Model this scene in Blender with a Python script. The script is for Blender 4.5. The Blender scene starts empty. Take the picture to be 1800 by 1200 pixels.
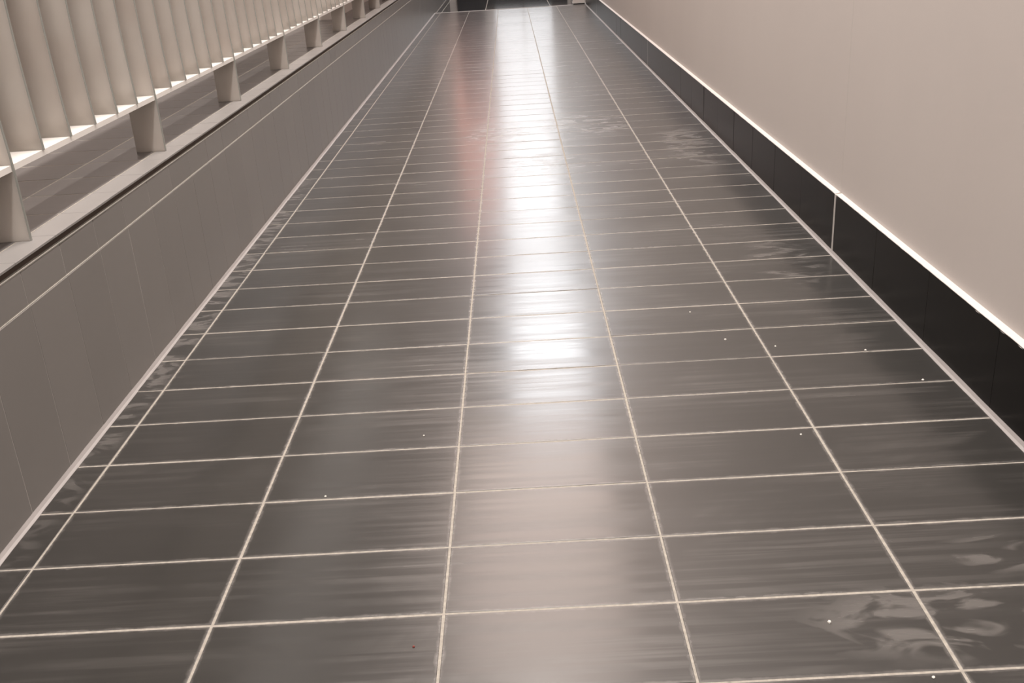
import bpy, math, random
from mathutils import Vector

random.seed(7)
scene = bpy.context.scene
COL = scene.collection

# ------------------------------------------------------------------ camera
cam_data = bpy.data.cameras.new('camera')
cam_data.sensor_width = 36.0
cam_data.lens = 1775.94 / 1800 * 36.0
cam_data.clip_end = 200
cam = bpy.data.objects.new('camera', cam_data)
cam.location = (1.4589, -2.43493, 1.62702)
cam.rotation_euler = (1.178712, 0.0581355, -0.0054174)
COL.objects.link(cam)
scene.camera = cam

# ------------------------------------------------------------------ world, lights, exposure
world = bpy.data.worlds.new('world')
scene.world = world
world.use_nodes = True
bg = world.node_tree.nodes['Background']
bg.inputs[0].default_value = (1.0, 0.965, 0.935, 1)
bg.inputs[1].default_value = 0.34


def area(name, loc, sx, sy, power, colour):
    d = bpy.data.lights.new(name, 'AREA')
    d.shape = 'RECTANGLE'
    d.size, d.size_y = sx, sy
    d.energy = power
    d.color = colour
    o = bpy.data.objects.new(name, d)
    o.location = loc            # an area light looks down its own -Z
    COL.objects.link(o)
    return o


# the line of ceiling luminaires over the middle of the ramp, plus an added unseen fill over the upper walk
area('ceiling_light_near', (1.42, 0.4, 7.5), 0.24, 13.4, 1250, (1.0, 0.925, 0.87))
area('ceiling_light_middle', (1.42, 11.3, 7.5), 2.6, 7.0, 350, (1.0, 0.80, 0.71))
area('ceiling_light_far', (1.90, 19.8, 7.5), 1.70, 8.4, 410, (0.95, 0.97, 1.0))
area('fill_light_walk', (-3.2, 8.0, 7.5), 3.0, 24.0, 220, (1.0, 0.93, 0.87))  # added soft fill, wide so it leaves no clear reflection

scene.view_settings.view_transform = 'Standard'
scene.view_settings.look = 'None'
scene.view_settings.exposure = -0.08
scene.view_settings.gamma = 1.0
scene.view_settings.use_curve_mapping = False


# ------------------------------------------------------------------ node helpers
class NT:
    def __init__(self, name):
        self.m = bpy.data.materials.new(name)
        self.m.use_nodes = True
        self.t = self.m.node_tree
        self.b = self.t.nodes['Principled BSDF']
        self.out = self.t.nodes['Material Output']

    def n(self, kind, **kw):
        nd = self.t.nodes.new(kind)
        for k, v in kw.items():
            setattr(nd, k, v)
        return nd

    def link(self, a, b):
        self.t.links.new(a, b)

    def put(self, sock, v):
        if hasattr(v, 'is_output') or isinstance(v, bpy.types.NodeSocket):
            self.link(v, sock)
        else:
            sock.default_value = v

    def math(self, op, a, b=0.0, clamp=False):
        nd = self.n('ShaderNodeMath', operation=op, use_clamp=clamp)
        self.put(nd.inputs[0], a)
        self.put(nd.inputs[1], b)
        return nd.outputs[0]

    def pos(self):
        return self.n('ShaderNodeNewGeometry').outputs['Position']

    def obj(self):
        return self.n('ShaderNodeTexCoord').outputs['Object']

    def rand(self):
        return self.n('ShaderNodeObjectInfo').outputs['Random']

    def mapping(self, vec, scale=(1, 1, 1), loc=(0, 0, 0)):
        nd = self.n('ShaderNodeMapping')
        self.link(vec, nd.inputs['Vector'])
        nd.inputs['Scale'].default_value = scale
        nd.inputs['Location'].default_value = loc
        return nd.outputs[0]

    def noise(self, vec, scale, detail=3, rough=0.55, dist=0.0):
        nd = self.n('ShaderNodeTexNoise')
        self.link(vec, nd.inputs['Vector'])
        nd.inputs['Scale'].default_value = scale
        nd.inputs['Detail'].default_value = detail
        nd.inputs['Roughness'].default_value = rough
        nd.inputs['Distortion'].default_value = dist
        return nd.outputs[0]

    def rng(self, v, a, b, c=0.0, d=1.0):
        nd = self.n('ShaderNodeMapRange')
        nd.interpolation_type = 'SMOOTHSTEP'
        self.put(nd.inputs[0], v)
        for i, x in enumerate((a, b, c, d)):
            nd.inputs[i + 1].default_value = x
        return nd.outputs[0]

    def mix(self, f, a, b):
        nd = self.n('ShaderNodeMix', data_type='RGBA')
        self.put(nd.inputs[0], f)
        self.put(nd.inputs[6], a)
        self.put(nd.inputs[7], b)
        return nd.outputs[2]

    def bump(self, h, strength, dist):
        nd = self.n('ShaderNodeBump')
        self.link(h, nd.inputs['Height'])
        nd.inputs['Strength'].default_value = strength
        nd.inputs['Distance'].default_value = dist
        self.link(nd.outputs[0], self.b.inputs['Normal'])

    def base(self, c, r, spec=0.5):
        self.put(self.b.inputs['Base Color'], c)
        self.put(self.b.inputs['Roughness'], r)
        self.b.inputs['Specular IOR Level'].default_value = spec


def rgba(r, g, b):
    return (r, g, b, 1)


# ------------------------------------------------------------------ materials
def floor_tile_material(name, base, dirty=True, edges=True, coat=0.75):
    k = NT(name)
    p = k.pos()
    o = k.obj()
    r = k.rand()
    # fine wiping marks that run across the ramp
    wipe = k.noise(k.mapping(p, (0.9, 32, 1)), 1.0, 3, 0.6, 0.15)
    cloud = k.noise(k.mapping(p, (1.3, 2.6, 1)), 1.0, 4, 0.6, 0.6)
    # grey cement haze left next to the joints
    sep = k.n('ShaderNodeSeparateXYZ')
    k.link(o, sep.inputs[0])
    ex = k.math('SUBTRACT', 0.297, k.math('ABSOLUTE', sep.outputs[0]))
    ey = k.math('SUBTRACT', 0.147, k.math('ABSOLUTE', sep.outputs[1]))
    edge = k.math('MINIMUM', ex, ey)
    edge = k.math('ADD', edge, k.math('MULTIPLY', k.math('SUBTRACT', k.noise(p, 22, 3), 0.5), 0.02))
    haze_edge = k.rng(edge, 0.0, 0.012, 0.5 if edges else 0.0, 0.0)
    haze = haze_edge
    if dirty:
        # dried mop and cement smears
        q = k.mapping(p, (1, 1, 1))
        smear = k.noise(k.mapping(p, (4.2, 9.0, 1)), 1.0, 3, 0.5, 1.4)
        def spot(x, y, sx, sy):
            v = k.n('ShaderNodeVectorMath', operation='MULTIPLY')
            s = k.n('ShaderNodeVectorMath', operation='SUBTRACT')
            k.link(q, s.inputs[0])
            s.inputs[1].default_value = (x, y, 0)
            k.link(s.outputs[0], v.inputs[0])
            v.inputs[1].default_value = (1 / sx, 1 / sy, 0)
            l = k.n('ShaderNodeVectorMath', operation='LENGTH')
            k.link(v.outputs[0], l.inputs[0])
            return k.rng(l.outputs['Value'], 0.35, 1.0, 1.0, 0.0)
        spots = None
        for a in ((2.42, -0.42, 0.42, 0.20), (2.70, -0.16, 0.22, 0.12), (1.3, 6.0, 0.42, 0.9), (2.05, 6.3, 0.6, 0.8), (1.65, 4.9, 0.5, 0.5), (2.75, 2.35, 0.22, 0.5), (2.75, 5.2, 0.28, 1.1), (-0.07, 2.6, 0.10, 3.4)):
            s = spot(*a)
            spots = s if spots is None else k.math('MAXIMUM', spots, s)
        hz = k.math('MULTIPLY', spots, k.rng(smear, 0.46, 0.58, 0.0, 1.0))
        hz2 = k.math('MULTIPLY', k.rng(cloud, 0.42, 0.70, 0.0, 0.20), k.rng(wipe, 0.42, 0.62, 0.1, 1.0))
        haze = k.math('MAXIMUM', k.math('MAXIMUM', haze_edge, k.math('MULTIPLY', hz, 0.5)), hz2)
    tone = k.mix(k.math('ADD', k.math('MULTIPLY', r, 0.5), k.math('MULTIPLY', cloud, 0.5)), rgba(*[c * 0.86 for c in base]), rgba(*[c * 1.14 for c in base]))
    k.base(k.mix(haze, tone, rgba(0.17, 0.157, 0.147)), 0.3, 0.28)
    ro = k.math('ADD', 0.34, k.math('MULTIPLY', haze, 0.15))
    k.put(k.b.inputs['Roughness'], ro)
    cr = k.math('ADD', 0.11, k.math('MULTIPLY', cloud, 0.08))
    cr = k.math('ADD', cr, k.math('MULTIPLY', k.rng(wipe, 0.35, 0.65, 0.0, 1.0), 0.08))
    cr = k.math('ADD', cr, k.math('MULTIPLY', haze, 0.18))
    k.put(k.b.inputs['Coat Roughness'], cr)
    k.b.inputs['Coat Weight'].default_value = coat
    hgt = k.math('MULTIPLY', k.noise(k.mapping(p, (0.8, 14, 1)), 1.0, 2, 0.5, 0.1), 0.0006)
    if edges:      # pressed tiles are very slightly cushioned
        yy = k.math('DIVIDE', k.math('ABSOLUTE', sep.outputs[1]), 0.147)
        hgt = k.math('SUBTRACT', hgt, k.math('MULTIPLY', k.math('POWER', yy, 4.0), 0.00022))
    k.bump(hgt, 1.0, 1.0)
    k.link(k.b.inputs['Normal'].links[0].from_socket, k.b.inputs['Coat Normal'])
    return k.m


def grout_material(name, c, dirt):
    k = NT(name)
    p = k.pos()
    d = k.noise(p, 5.5, 4, 0.7)
    f = k.rng(d, 0.30, 0.40, 0.75, 0.0)
    f2 = k.rng(k.noise(p, 60, 3), 0.35, 0.7, 0.3, 0.0)
    k.base(k.mix(k.math('MAXIMUM', f, f2), rgba(*c), rgba(*dirt)), 0.85, 0.2)
    k.bump(k.noise(p, 300, 2), 0.3, 0.001)
    return k.m


def plain_material(name, c, rough, var=0.06, scale=6.0, bump=0.0, bscale=200.0, spec=0.5, metal=0.0):
    k = NT(name)
    p = k.pos()
    f = k.noise(p, scale, 4)
    k.base(k.mix(f, rgba(*[x * (1 - var) for x in c]), rgba(*[min(1, x * (1 + var)) for x in c])), rough, spec)
    k.b.inputs['Metallic'].default_value = metal
    if bump:
        k.bump(k.noise(p, bscale, 3), bump, 0.002)
    return k.m


def wall_tile_material():
    k = NT('grey_wall_tile')
    p = k.pos()
    r = k.rand()
    c = k.noise(k.mapping(p, (1, 1.5, 3)), 1.5, 4)
    k.base(k.mix(k.math('ADD', k.math('MULTIPLY', r, 0.4), k.math('MULTIPLY', c, 0.6)), rgba(0.190, 0.178, 0.168), rgba(0.218, 0.204, 0.193)), 0.34, 0.3)
    k.bump(k.noise(k.mapping(p, (3, 6, 3)), 1.0, 2), 0.05, 0.01)
    return k.m


def fin_material():
    k = NT('frosted_white_panel')
    p = k.pos()
    c = k.noise(k.mapping(p, (2, 1.3, 2.2)), 1.6, 3)
    col = k.mix(c, rgba(0.58, 0.53, 0.49), rgba(0.72, 0.70, 0.67))  # warm variation puts blurred reflections into the panel colour
    k.base(col, 0.30)
    tr = k.n('ShaderNodeBsdfTranslucent')
    k.link(col, tr.inputs[0])
    mx = k.n('ShaderNodeMixShader')
    mx.inputs[0].default_value = 0.68
    k.link(k.b.outputs[0], mx.inputs[1])
    k.link(tr.outputs[0], mx.inputs[2])
    k.link(mx.outputs[0], k.out.inputs[0])
    return k.m


def plaster_wall_material():
    k = NT('painted_plaster')
    p = k.pos()
    c = k.noise(k.mapping(p, (1, 0.9, 0.5)), 1.3, 4)
    fine = k.noise(p, 40, 3)
    col = k.mix(c, rgba(0.60, 0.545, 0.515), rgba(0.65, 0.597, 0.565))
    k.base(col, 0.6, 0.3)
    k.bump(fine, 0.06, 0.004)
    return k.m


def emit_material(name, c, strength):
    k = NT(name)
    k.base(rgba(0.6, 0.6, 0.6), 0.2)
    k.b.inputs['Emission Color'].default_value = rgba(*c)
    k.b.inputs['Emission Strength'].default_value = strength
    return k.m


M_TILE = floor_tile_material('dark_floor_tile', (0.026, 0.0245, 0.0225))
M_TILE_FAR = floor_tile_material('dark_far_tile', (0.026, 0.0245, 0.0225), edges=False)
M_UPTILE = floor_tile_material('dark_upper_tile', (0.115, 0.107, 0.104), dirty=False, coat=0.12)
M_UPTILE_FAR = floor_tile_material('far_upper_tile', (0.115, 0.107, 0.104), dirty=False, edges=False, coat=0.12)
M_GROUT = grout_material('sand_grout', (0.40, 0.365, 0.32), (0.12, 0.115, 0.10))
M_GROUT_WALL = plain_material('wall_grout', (0.38, 0.355, 0.335), 0.8, 0.15, 12)
M_GROUT_LINE = grout_material('cream_joint', (0.36, 0.335, 0.305), (0.2, 0.22, 0.19))
M_BEAD = plain_material('grey_sealant', (0.28, 0.258, 0.25), 0.5, 0.14, 9, 0.4, 60)
M_WTILE = wall_tile_material()
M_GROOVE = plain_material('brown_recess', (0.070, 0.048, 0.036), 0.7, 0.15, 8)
M_LEDGE = plain_material('pale_ledge_tile', (0.255, 0.243, 0.235), 0.36, 0.07, 5)
M_FIN = fin_material()
M_EDGE = plain_material('ground_panel_edge', (0.25, 0.25, 0.23), 0.4, 0.05)
M_RAIL = plain_material('white_solid_panel', (0.80, 0.775, 0.74), 0.35, 0.03)
M_PLASTER = plaster_wall_material()
M_SKIRT = plain_material('black_skirting_tile', (0.010, 0.009, 0.0085), 0.30, 0.15, 4, 0.05, 20, spec=0.13)
M_WHITE = plain_material('white_mortar', (0.60, 0.57, 0.545), 0.75, 0.04, 30, 0.4, 80)
M_SEAL = plain_material('pale_sealant', (0.56, 0.53, 0.50), 0.5, 0.08, 30)
M_CEIL = plain_material('ceiling_paint', (0.55, 0.51, 0.47), 0.8, 0.03)
M_DARK = plain_material('dark_landing_tile', (0.018, 0.017, 0.018), 0.10, 0.1, 3)
M_DOOR = plain_material('black_door_leaf', (0.015, 0.015, 0.017), 0.25, 0.1, 3)
M_STEEL = plain_material('brushed_strip', (0.60, 0.56, 0.52), 0.35, 0.05, 10, metal=0.6)
M_RED = emit_material('added_red_glow', (0.56, 0.14, 0.075), 2.2)  # glow added for the reddish reflection in the floor
M_TAUPE = plain_material('taupe_end_wall', (0.55, 0.50, 0.46), 0.6, 0.06, 2)
M_GLOW_PANES = [emit_material('added_window_glow', (0.97, 0.98, 1.0), v) for v in (1.2, 1.7, 3.0, 4.6)]  # added glow, stronger towards the top to carry the floor streak
M_CRUMB = plain_material('white_grit', (0.80, 0.76, 0.70), 0.8, 0.1, 200)
M_CRUMB_RED = plain_material('red_grit', (0.22, 0.04, 0.03), 0.7, 0.1, 200)


# ------------------------------------------------------------------ mesh helpers
class MB:
    def __init__(self):
        self.v, self.f = [], []

    def add(self, vs, fs):
        o = len(self.v)
        self.v += [tuple(a) for a in vs]
        self.f += [tuple(i + o for i in f) for f in fs]

    def box(self, x0, x1, y0, y1, z0, z1):
        self.add([(x0, y0, z0), (x1, y0, z0), (x1, y1, z0), (x0, y1, z0), (x0, y0, z1), (x1, y0, z1), (x1, y1, z1), (x0, y1, z1)],
                 [(3, 2, 1, 0), (4, 5, 6, 7), (0, 1, 5, 4), (1, 2, 6, 5), (2, 3, 7, 6), (3, 0, 4, 7)])

    def slab(self, hx, hy, t, b, at=(0, 0, 0), tilt=(0, 0)):
        """box centred in x and y, top at z=0, with a bevelled top edge"""
        ax, ay, az = at
        vs = []
        for ix, iy, z in ((hx, hy, -t), (hx, hy, -b), (hx - b * 0.3, hy - b * 0.3, -b * 0.3), (hx - b, hy - b, 0)):
            vs += [(ax - ix, ay - iy, az + z), (ax + ix, ay - iy, az + z), (ax + ix, ay + iy, az + z), (ax - ix, ay + iy, az + z)]
        if tilt != (0, 0):
            vs = [(x, y, z + (x - ax) * tilt[0] + (y - ay) * tilt[1]) for x, y, z in vs]
        fs = [(3, 2, 1, 0), (12, 13, 14, 15)]
        for l in range(3):
            for i in range(4):
                j = (i + 1) % 4
                fs.append((l * 4 + i, l * 4 + j, l * 4 + 4 + j, l * 4 + 4 + i))
        self.add(vs, fs)

    def sweep(self, rings, cap=True):
        n = len(rings[0])
        vs = [p for r in rings for p in r]
        fs = []
        for l in range(len(rings) - 1):
            for i in range(n):
                j = (i + 1) % n
                fs.append((l * n + i, l * n + j, (l + 1) * n + j, (l + 1) * n + i))
        if cap:
            fs.append(tuple(range(n))[::-1])
            fs.append(tuple((len(rings) - 1) * n + i for i in range(n)))
        self.add(vs, fs)

    def mesh(self, name, mat, smooth=False):
        me = bpy.data.meshes.new(name)
        me.from_pydata(self.v, [], self.f)
        me.materials.append(mat)
        if smooth:
            for q in me.polygons:
                q.use_smooth = True
        me.update()
        return me


def link(name, me, parent=None, loc=(0, 0, 0), rot=(0, 0, 0)):
    o = bpy.data.objects.new(name, me)
    o.location = loc
    o.rotation_euler = rot
    if parent:
        o.parent = parent
    COL.objects.link(o)
    return o


def build(mb, name, mat, parent=None, loc=(0, 0, 0), smooth=False):
    return link(name, mb.mesh(name, mat, smooth), parent, loc)


def structure(o, label=None):
    o['kind'] = 'structure'
    if label:
        o['label'] = label
    return o


def thing(o, label, cat, group=None):
    o['label'] = label
    o['category'] = cat
    if group:
        o['group'] = group
    return o


def boxob(name, mat, parent, *b):
    m = MB()
    m.box(*b)
    return build(m, name, mat, parent)


X0, X1 = -0.1214, 3.0084            # faces of the left wall tiles and of the right skirting
YE = 19.53                           # top edge of the ramp
J = 0.0068                           # joint width

# ------------------------------------------------------------------ the ramp floor
floor = boxob('floor', M_GROUT, None, X0 - 0.03, X1 + 0.05, -3.62, YE, -0.06, -0.0007)
structure(floor, 'ramp floor of dark glossy rectangular tiles with sand coloured joints')
full = MB(); full.slab(0.3 - J / 2, 0.15 - J / 2, 0.010, 0.0016)
me_full = full.mesh('tile', M_TILE)
sw = -X0
strip = MB(); strip.slab(sw / 2 - J / 2, 0.15 - J / 2, 0.010, 0.0016)
me_strip = strip.mesh('tile', M_TILE)
far = MB()
FIRST, LAST, SINGLE = -12, 65, 45
for row in range(FIRST, LAST):
    y = (row + 0.5) * 0.3004
    for c in range(6):
        x = -sw / 2 if c == 0 else (c - 0.5) * 0.6
        if row < SINGLE and row >= -4:
            tilt = 0.0023
            rx, ry = random.gauss(0, tilt), random.gauss(0, tilt * 0.3)
            link('tile', me_strip if c == 0 else me_full, floor, (x + random.uniform(-.0006, .0006), y + random.uniform(-.0006, .0006), 0.15 * abs(rx) + 0.3 * abs(ry)),
                 (rx, ry, random.gauss(0, .0006)))
        else:
            far.slab((sw / 2 if c == 0 else 0.3) - J / 2, 0.15 - J / 2, 0.010, 0.0016, (x, y, 0.0004), (random.gauss(0, .0006), random.gauss(0, .0023)))
ft = build(far, 'outlying_tiles', M_TILE_FAR, floor)
ft['kind'] = 'stuff'


def bead(name, x, side, y0, y1, parent):
    """concave sealant fillet between floor and wall"""
    rings = []
    n = int((y1 - y0) / 0.15)
    for i in range(n + 1):
        y = y0 + (y1 - y0) * i / n
        w = 0.018 + random.uniform(-.0015, .0015)
        rings.append([(x, y, -0.002), (x + side * w, y, -0.002), (x + side * w, y, 0.0012), (x + side * w * 0.45, y, 0.005), (x, y, w * 0.85)])
    m = MB(); m.sweep(rings)
    return build(m, name, M_BEAD, parent, smooth=False)


nosing = boxob('trim_1', M_WHITE, None, X0, 2.74, YE - 0.012, YE + 0.035, -0.04, 0.006)
structure(nosing, 'thin white nosing strip along the top edge of the ramp')

# ------------------------------------------------------------------ left parapet wall
wall_left = boxob('wall_left', M_GROUT_WALL, None, -0.225, X0 - 0.0008, -3.0, 25.3, -0.05, 0.592)
structure(wall_left, 'low tiled parapet wall left of the ramp')
TB = 0.003
def wall_tile_mesh(h, t, w=0.3):
    # face towards +x: build flat and stand it up
    m = MB(); m.slab(w / 2 - TB / 2, h / 2, t, 0.0012)
    m.v = [(z, x, y) for x, y, z in m.v]
    return m.mesh('tile', M_WTILE)
me_low = wall_tile_mesh(0.592, 0.012)
me_up = wall_tile_mesh(0.110, 0.010)
boxob('wall_core', M_GROUT_WALL, wall_left, -0.225, X0 - 0.0048, -3.0, 25.3, 0.592, 0.700)
for row in range(-6, 84):
    y = (row + 0.5) * 0.3004 - 0.012
    link('tile', me_low, wall_left, (X0 + random.uniform(0, .0006), y, 0.297), (0, random.gauss(0, .0005), random.gauss(0, .0009)))
    link('tile', me_up, wall_left, (X0 - 0.0039 + random.uniform(0, .0005), y, 0.6545), (0, random.gauss(0, .0012), random.gauss(0, .0012)))
boxob('cream_joint', M_GROUT_LINE, wall_left, X0 - 0.012, X0 - 0.0012, -3.0, 19.53, 0.5925, 0.5962)
boxob('cream_joint', M_GROUT_LINE, wall_left, X0 - 0.018, X0 - 0.0028, -3.0, 19.53, 0.7085, 0.7125)
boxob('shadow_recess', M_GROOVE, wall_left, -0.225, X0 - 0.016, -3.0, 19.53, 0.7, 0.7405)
boxob('ledge_bed', M_SEAL, wall_left, -0.228, X0 - 0.003, -3.0, 19.53, 0.7375, 0.7432)
lm = MB(); lm.slab(0.0515, 0.15 - 0.0015, 0.008, 0.0015)
me_ledge = lm.mesh('ledge_tile', M_LEDGE)
for row in range(-8, 65):
    link('ledge_tile', me_ledge, wall_left, (X0 - 0.0515, (row + 0.5) * 0.3004 - 0.035, 0.7455 + random.uniform(-.0003, .0003)), (random.gauss(0, .001), random.gauss(0, .001), 0))
bead('sealant_bead', X0, 1, -2.9, YE, wall_left)

# ------------------------------------------------------------------ upper walk behind the parapet
upper = boxob('upper_floor', M_GROUT, None, -6.0, -0.2255, -3.0, 25.3, 0.66, 0.7449)
structure(upper, 'dark tiled walk behind the white balustrade, one step higher than the ramp')
first = MB(); first.slab(0.125 - J / 2, 0.15 - J / 2, 0.010, 0.0016)
me_first = first.mesh('tile', M_UPTILE)
mf2 = MB(); mf2.slab(0.3 - J / 2, 0.15 - J / 2, 0.010, 0.0016)
me_upfull = mf2.mesh('tile', M_UPTILE)
upfar = MB()
for row in range(-10, 66):
    y = (row + 0.5) * 0.3004 - 0.035
    for c in range(9):
        x = -0.2265 - 0.125 if c == 0 else -0.4775 - 0.3 - (c - 1) * 0.6
        if c < 3 and row >= 1 and row < 45:
            link('tile', me_first if c == 0 else me_upfull, upper, (x, y, 0.7457), (random.gauss(0, .0014), random.gauss(0, .0006), 0))
        else:
            upfar.slab((0.125 if c == 0 else 0.3) - J / 2, 0.15 - J / 2, 0.010, 0.0016, (x, y, 0.745))
uf = build(upfar, 'outlying_tiles', M_UPTILE_FAR, upper)
uf['kind'] = 'stuff'
structure(boxob('wall_upper', M_PLASTER, None, -1.2, -0.54, 9.5, 25.3, 0.745, 2.6), 'pale wall starting far along the upper walk')

# ------------------------------------------------------------------ white balustrade
bal = bpy.data.objects.new('balustrade', None)
COL.objects.link(bal)
bal.location = (-0.245, 0.815, 0.7455)
thing(bal, 'long white balustrade of upright frosted fins on the pale ledge left of the ramp', 'balustrade')
FD, FT = 0.136, 0.012                # fin depth across the rail, fin thickness
ZB, ZT = 0.2545, 1.16                # rail top and handrail underside above the ledge


def fin_rings(z0, z1, n):
    rings = []
    for i in range(n + 1):
        z = z0 + (z1 - z0) * i / n
        s = max(0.0, (z - ZB)) / (ZT - ZB)
        a = 0.14 * math.sin(math.pi * min(1, s)) ** 1.5       # gentle twist, none at rail and handrail
        ox = -0.018 * math.sin(math.pi * min(1, s))
        ca, sa = math.cos(a), math.sin(a)
        r = []
        for px, py in ((-FD / 2, -FT / 2), (FD / 2 - .004, -FT / 2), (FD / 2, -FT / 4), (FD / 2, FT / 4), (FD / 2 - .004, FT / 2), (-FD / 2, FT / 2)):
            r.append((ox + px * ca - py * sa, px * sa + py * ca, z))
        rings.append(r)
    return rings


def panel_mesh(mb, name):
    me = mb.mesh(name, M_FIN)
    me.materials.append(M_EDGE)
    for q in me.polygons:
        if q.normal.x > 0.45 and len(q.vertices) == 4:
            q.material_index = 1
        elif abs(q.normal.y) > 0.7:
            q.use_smooth = True
    return me


fm = MB(); fm.sweep(fin_rings(ZB, ZT, 14))
me_fin = panel_mesh(fm, 'fin')
pm = MB(); pm.sweep([[(x, y, z) for x, y, _ in fin_rings(ZB, ZT, 1)[0]] for z in (0.0, 0.004)] + fin_rings(ZB - 0.02, ZT, 15)[0:])
me_post = panel_mesh(pm, 'post')
NB = 14                               # bays of six spaces
for k in range(-2, NB - 1):
    for i in range(6):
        y = (k * 6 + i) * 0.24
        link('post' if i == 0 else 'fin', me_post if i == 0 else me_fin, bal, (0, y, 0))
    r = MB(); r.box(-FD / 2, FD / 2 - 0.006, k * 1.44 + FT / 2 + 0.001, (k + 1) * 1.44 - FT / 2 - 0.001, ZB - 0.020, ZB)
    build(r, 'bottom_rail', M_RAIL, bal)
hr = MB()
hr.sweep([[(-0.085, y, ZT), (0.085, y, ZT), (0.085, y, ZT + 0.035), (0.07, y, ZT + 0.045), (-0.07, y, ZT + 0.045), (-0.085, y, ZT + 0.035)] for y in (-2.94, 18.72)])
build(hr, 'handrail', M_RAIL, bal)

# ------------------------------------------------------------------ right wall
XW = X1 + 0.027
wall_right = boxob('wall_right', M_SEAL, None, XW + 0.0006, XW + 0.25, -3.0, 25.5, 0.0, 7.6)
structure(wall_right, 'plain pale plastered wall right of the ramp')
JY = (-4.73, 2.447, 9.62, 16.79, 25.5)
for a, b in zip(JY[:-1], JY[1:]):
    boxob('wall_panel', M_PLASTER, wall_right, XW, XW + 0.004, max(-3.0, a + 0.0025), b - 0.0025, 0.0, 7.6)

skirt = bpy.data.objects.new('baseboard_right', None)
COL.objects.link(skirt)
structure(skirt, 'tall skirting of black tiles with a bright white mortar ledge on top')
boxob('backing', M_SKIRT, skirt, X1 + 0.009, XW, -3.0, YE, 0.0, 0.296)
SL = 0.5945
sm = MB(); sm.slab(SL / 2 + 0.0004, 0.15, 0.010, 0.0012)
sm.v = [(-z, x, y + 0.15) for x, y, z in sm.v]
sm.f = [f[::-1] for f in sm.f]
me_skirt = sm.mesh('skirting_tile', M_SKIRT)
for seg in range(4):
    y0 = JY[seg] + 0.012
    n = 12 if seg < 3 else 4
    for i in range(n):
        y = y0 + (i + 0.5) * (7.17 - 0.016) / 12
        if -3.0 < y < YE:
            link('skirting_tile', me_skirt, skirt, (X1 + random.uniform(-.0003, .0003), y, 0.0), (0, random.gauss(0, .001), random.gauss(0, .001)))
    # white mortar cap with a slightly ragged front edge
    a, b = max(-3.0, y0 - 0.004), min(YE, JY[seg + 1] - 0.012)
    nn = int((b - a) / 0.04)
    rings = []
    for i in range(nn + 1):
        yy = a + (b - a) * i / nn
        e = random.uniform(-.0012, .0012)
        rings.append([(XW, yy, 0.296), (X1 + 0.001 + e, yy, 0.2975 + e), (X1 + 0.003 + e, yy, 0.3015), (X1 + 0.012, yy, 0.304), (XW, yy, 0.3075)])
    cm = MB(); cm.sweep(rings)
    build(cm, 'mortar_cap', M_WHITE, skirt)
    if seg:
        boxob('expansion_joint', M_SEAL, skirt, X1 + 0.0003, XW, JY[seg] - 0.013, JY[seg] + 0.0125, 0.0, 0.300)
bead('sealant_bead', X1, -1, -2.9, YE, skirt)

# ------------------------------------------------------------------ landing, end wall and shell
landing = boxob('landing_floor', M_GROUT, None, X0 - 0.1, X1 + 0.03, YE + 0.03, 25.5, -0.1, -0.0215)
structure(landing, 'near black landing floor beyond the top edge of the ramp')
xs = (X0, -0.005, 0.925, 2.29, X1 + 0.02)
for j in range(4):
    for i in range(4):
        w = xs[j + 1] - xs[j] - 0.012
        m = MB(); m.slab(w / 2, 1.47 / 2, 0.008, 0.001)
        link('tile', m.mesh('tile', M_DARK), landing, ((xs[j] + xs[j + 1]) / 2, YE + 0.04 + 0.74 + i * 1.48, -0.02), (0, 0, 0))

plinth = bpy.data.objects.new('plinth', None)
COL.objects.link(plinth)
plinth.location = (2.88, 19.72, 0)
thing(plinth, 'low white plinth in the corner where the ramp meets the right wall', 'plinth')
boxob('base', M_DOOR, plinth, -0.115, 0.115, -0.10, 0.10, -0.0, 0.022)
boxob('slab', M_WHITE, plinth, -0.135, 0.12, -0.13, 0.12, 0.022, 0.045)
boxob('body', M_PLASTER, plinth, -0.125, 0.115, -0.115, 0.115, 0.045, 0.42)

wall_back = boxob('wall_back', M_TAUPE, None, -6.0, XW, 25.5, 25.7, -0.1, 7.6)
structure(wall_back, 'end wall of the hall far beyond the ramp')
boxob('kick_plate', M_DOOR, wall_back, 0.1, 2.95, 25.46, 25.5, -0.02, 0.45)
boxob('red_glow_panel', M_RED, wall_back, -0.15, 0.86, 25.46, 25.5, 2.4, 6.4)  # unseen board, added to redden the reflection on the ramp
door = bpy.data.objects.new('added_door', None)  # unseen, added to make a dark strip in the floor reflection
COL.objects.link(door)
door.location = (0.42, 25.46, -0.02)
structure(door, 'unseen black double door added to the end wall for its dark reflection')
for s in (-1, 1):
    boxob('door_leaf', M_DOOR, door, min(0, s * 0.36) + 0.004, max(0, s * 0.36) - 0.004, -0.04, 0.0, 0.01, 3.4)
    boxob('handle', M_STEEL, door, s * 0.05 - 0.01, s * 0.05 + 0.01, -0.09, -0.05, 0.85, 1.25)
win = bpy.data.objects.new('added_window', None)  # unseen, added to make the bright streak in the floor
COL.objects.link(win)
structure(win, 'unseen tall glowing window added to the end wall for the floor streak')
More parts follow.
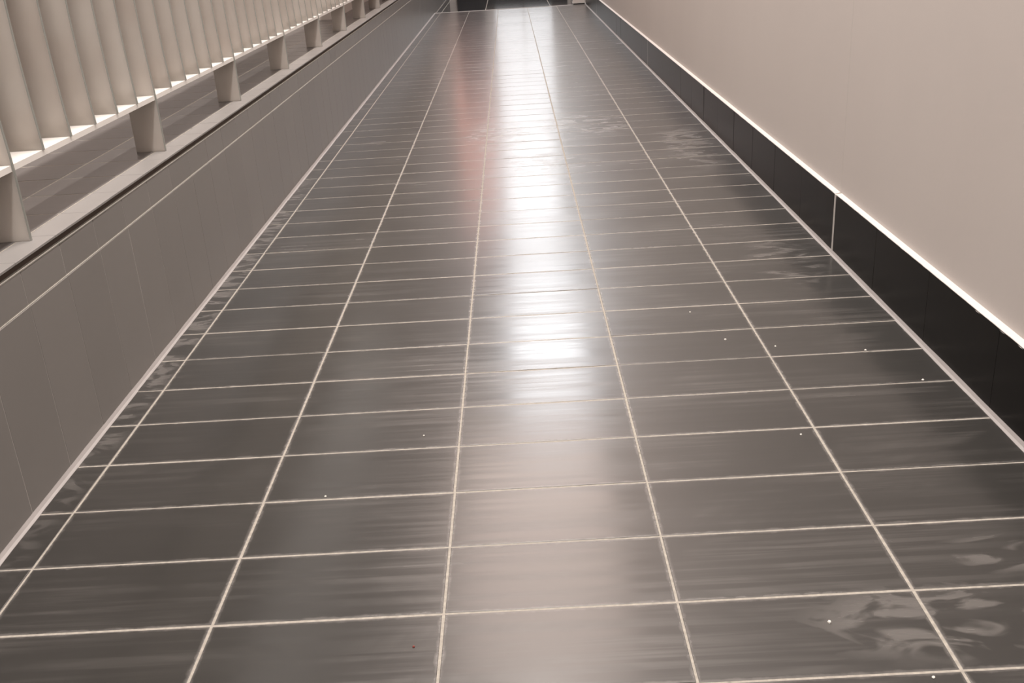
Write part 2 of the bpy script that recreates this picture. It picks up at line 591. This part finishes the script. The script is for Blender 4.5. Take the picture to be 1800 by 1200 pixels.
for j in range(2):
    for i in range(4):
        boxob('glow_pane', M_GLOW_PANES[i], win, 1.05 + j * 0.76, 1.77 + j * 0.76, 25.44, 25.46, 0.5 + i * 1.65, 2.11 + i * 1.65)
for x in (1.01, 1.77, 2.53):
    boxob('mullion', M_STEEL, win, x, x + 0.04, 25.41, 25.49, 0.45, 7.1)

ceiling = boxob('ceiling', M_CEIL, None, -6.0, XW + 0.25, -7.0, 25.7, 7.6, 7.8)
structure(ceiling)
structure(boxob('wall_far_left', M_PLASTER, None, -6.2, -6.0, -7.0, 25.7, 0.6, 7.6))

# ------------------------------------------------------------------ grit lying on the floor
def crumb(x, y, s, label, mat=M_CRUMB):
    n = 7
    rings = []
    for z, f in ((0, .8), (.35, 1.0), (.75, .75), (1.0, .3)):
        rings.append([(math.cos(t * 2 * math.pi / n) * s * f * random.uniform(.75, 1.2), math.sin(t * 2 * math.pi / n) * s * f * random.uniform(.75, 1.2), z * s * 1.1) for t in range(n)])
    m = MB(); m.sweep(rings)
    o = link('crumb', m.mesh('crumb', mat), None, (x, y, 0.0003))
    thing(o, label, 'crumb', 'grit scattered on the ramp tiles')


for c in ((2.155, -0.411, .0052, 'white crumb among the grey smears at the lower right of the ramp'),
          (2.328, -0.620, .0040, 'white crumb at the bottom edge, right of the smeared tiles'),
          (2.345, 0.553, .0036, 'white crumb just below a joint, left of the fourth long joint, low on the right'),
          (2.262, 1.397, .0048, 'white crumb left of the fourth long joint in mid floor, the middle of three'),
          (2.443, 1.299, .0044, 'white crumb just right of the fourth long joint in mid floor'),
          (2.173, 1.727, .0042, 'white crumb farthest up the ramp, left of the fourth long joint'),
          (2.774, 1.211, .0050, 'white crumb on a cross joint near the black skirting'),
          (2.887, 0.917, .0048, 'white crumb closest to the black skirting'),
          (0.792, 0.316, .0040, 'white crumb on a cross joint left of the shiny middle strip'),
          (1.074, 0.692, .0036, 'small pale crumb just left of the middle long joint')):
    crumb(*c)
crumb(1.133, -0.424, .0036, 'tiny dark red crumb near the bottom of the ramp', M_CRUMB_RED)
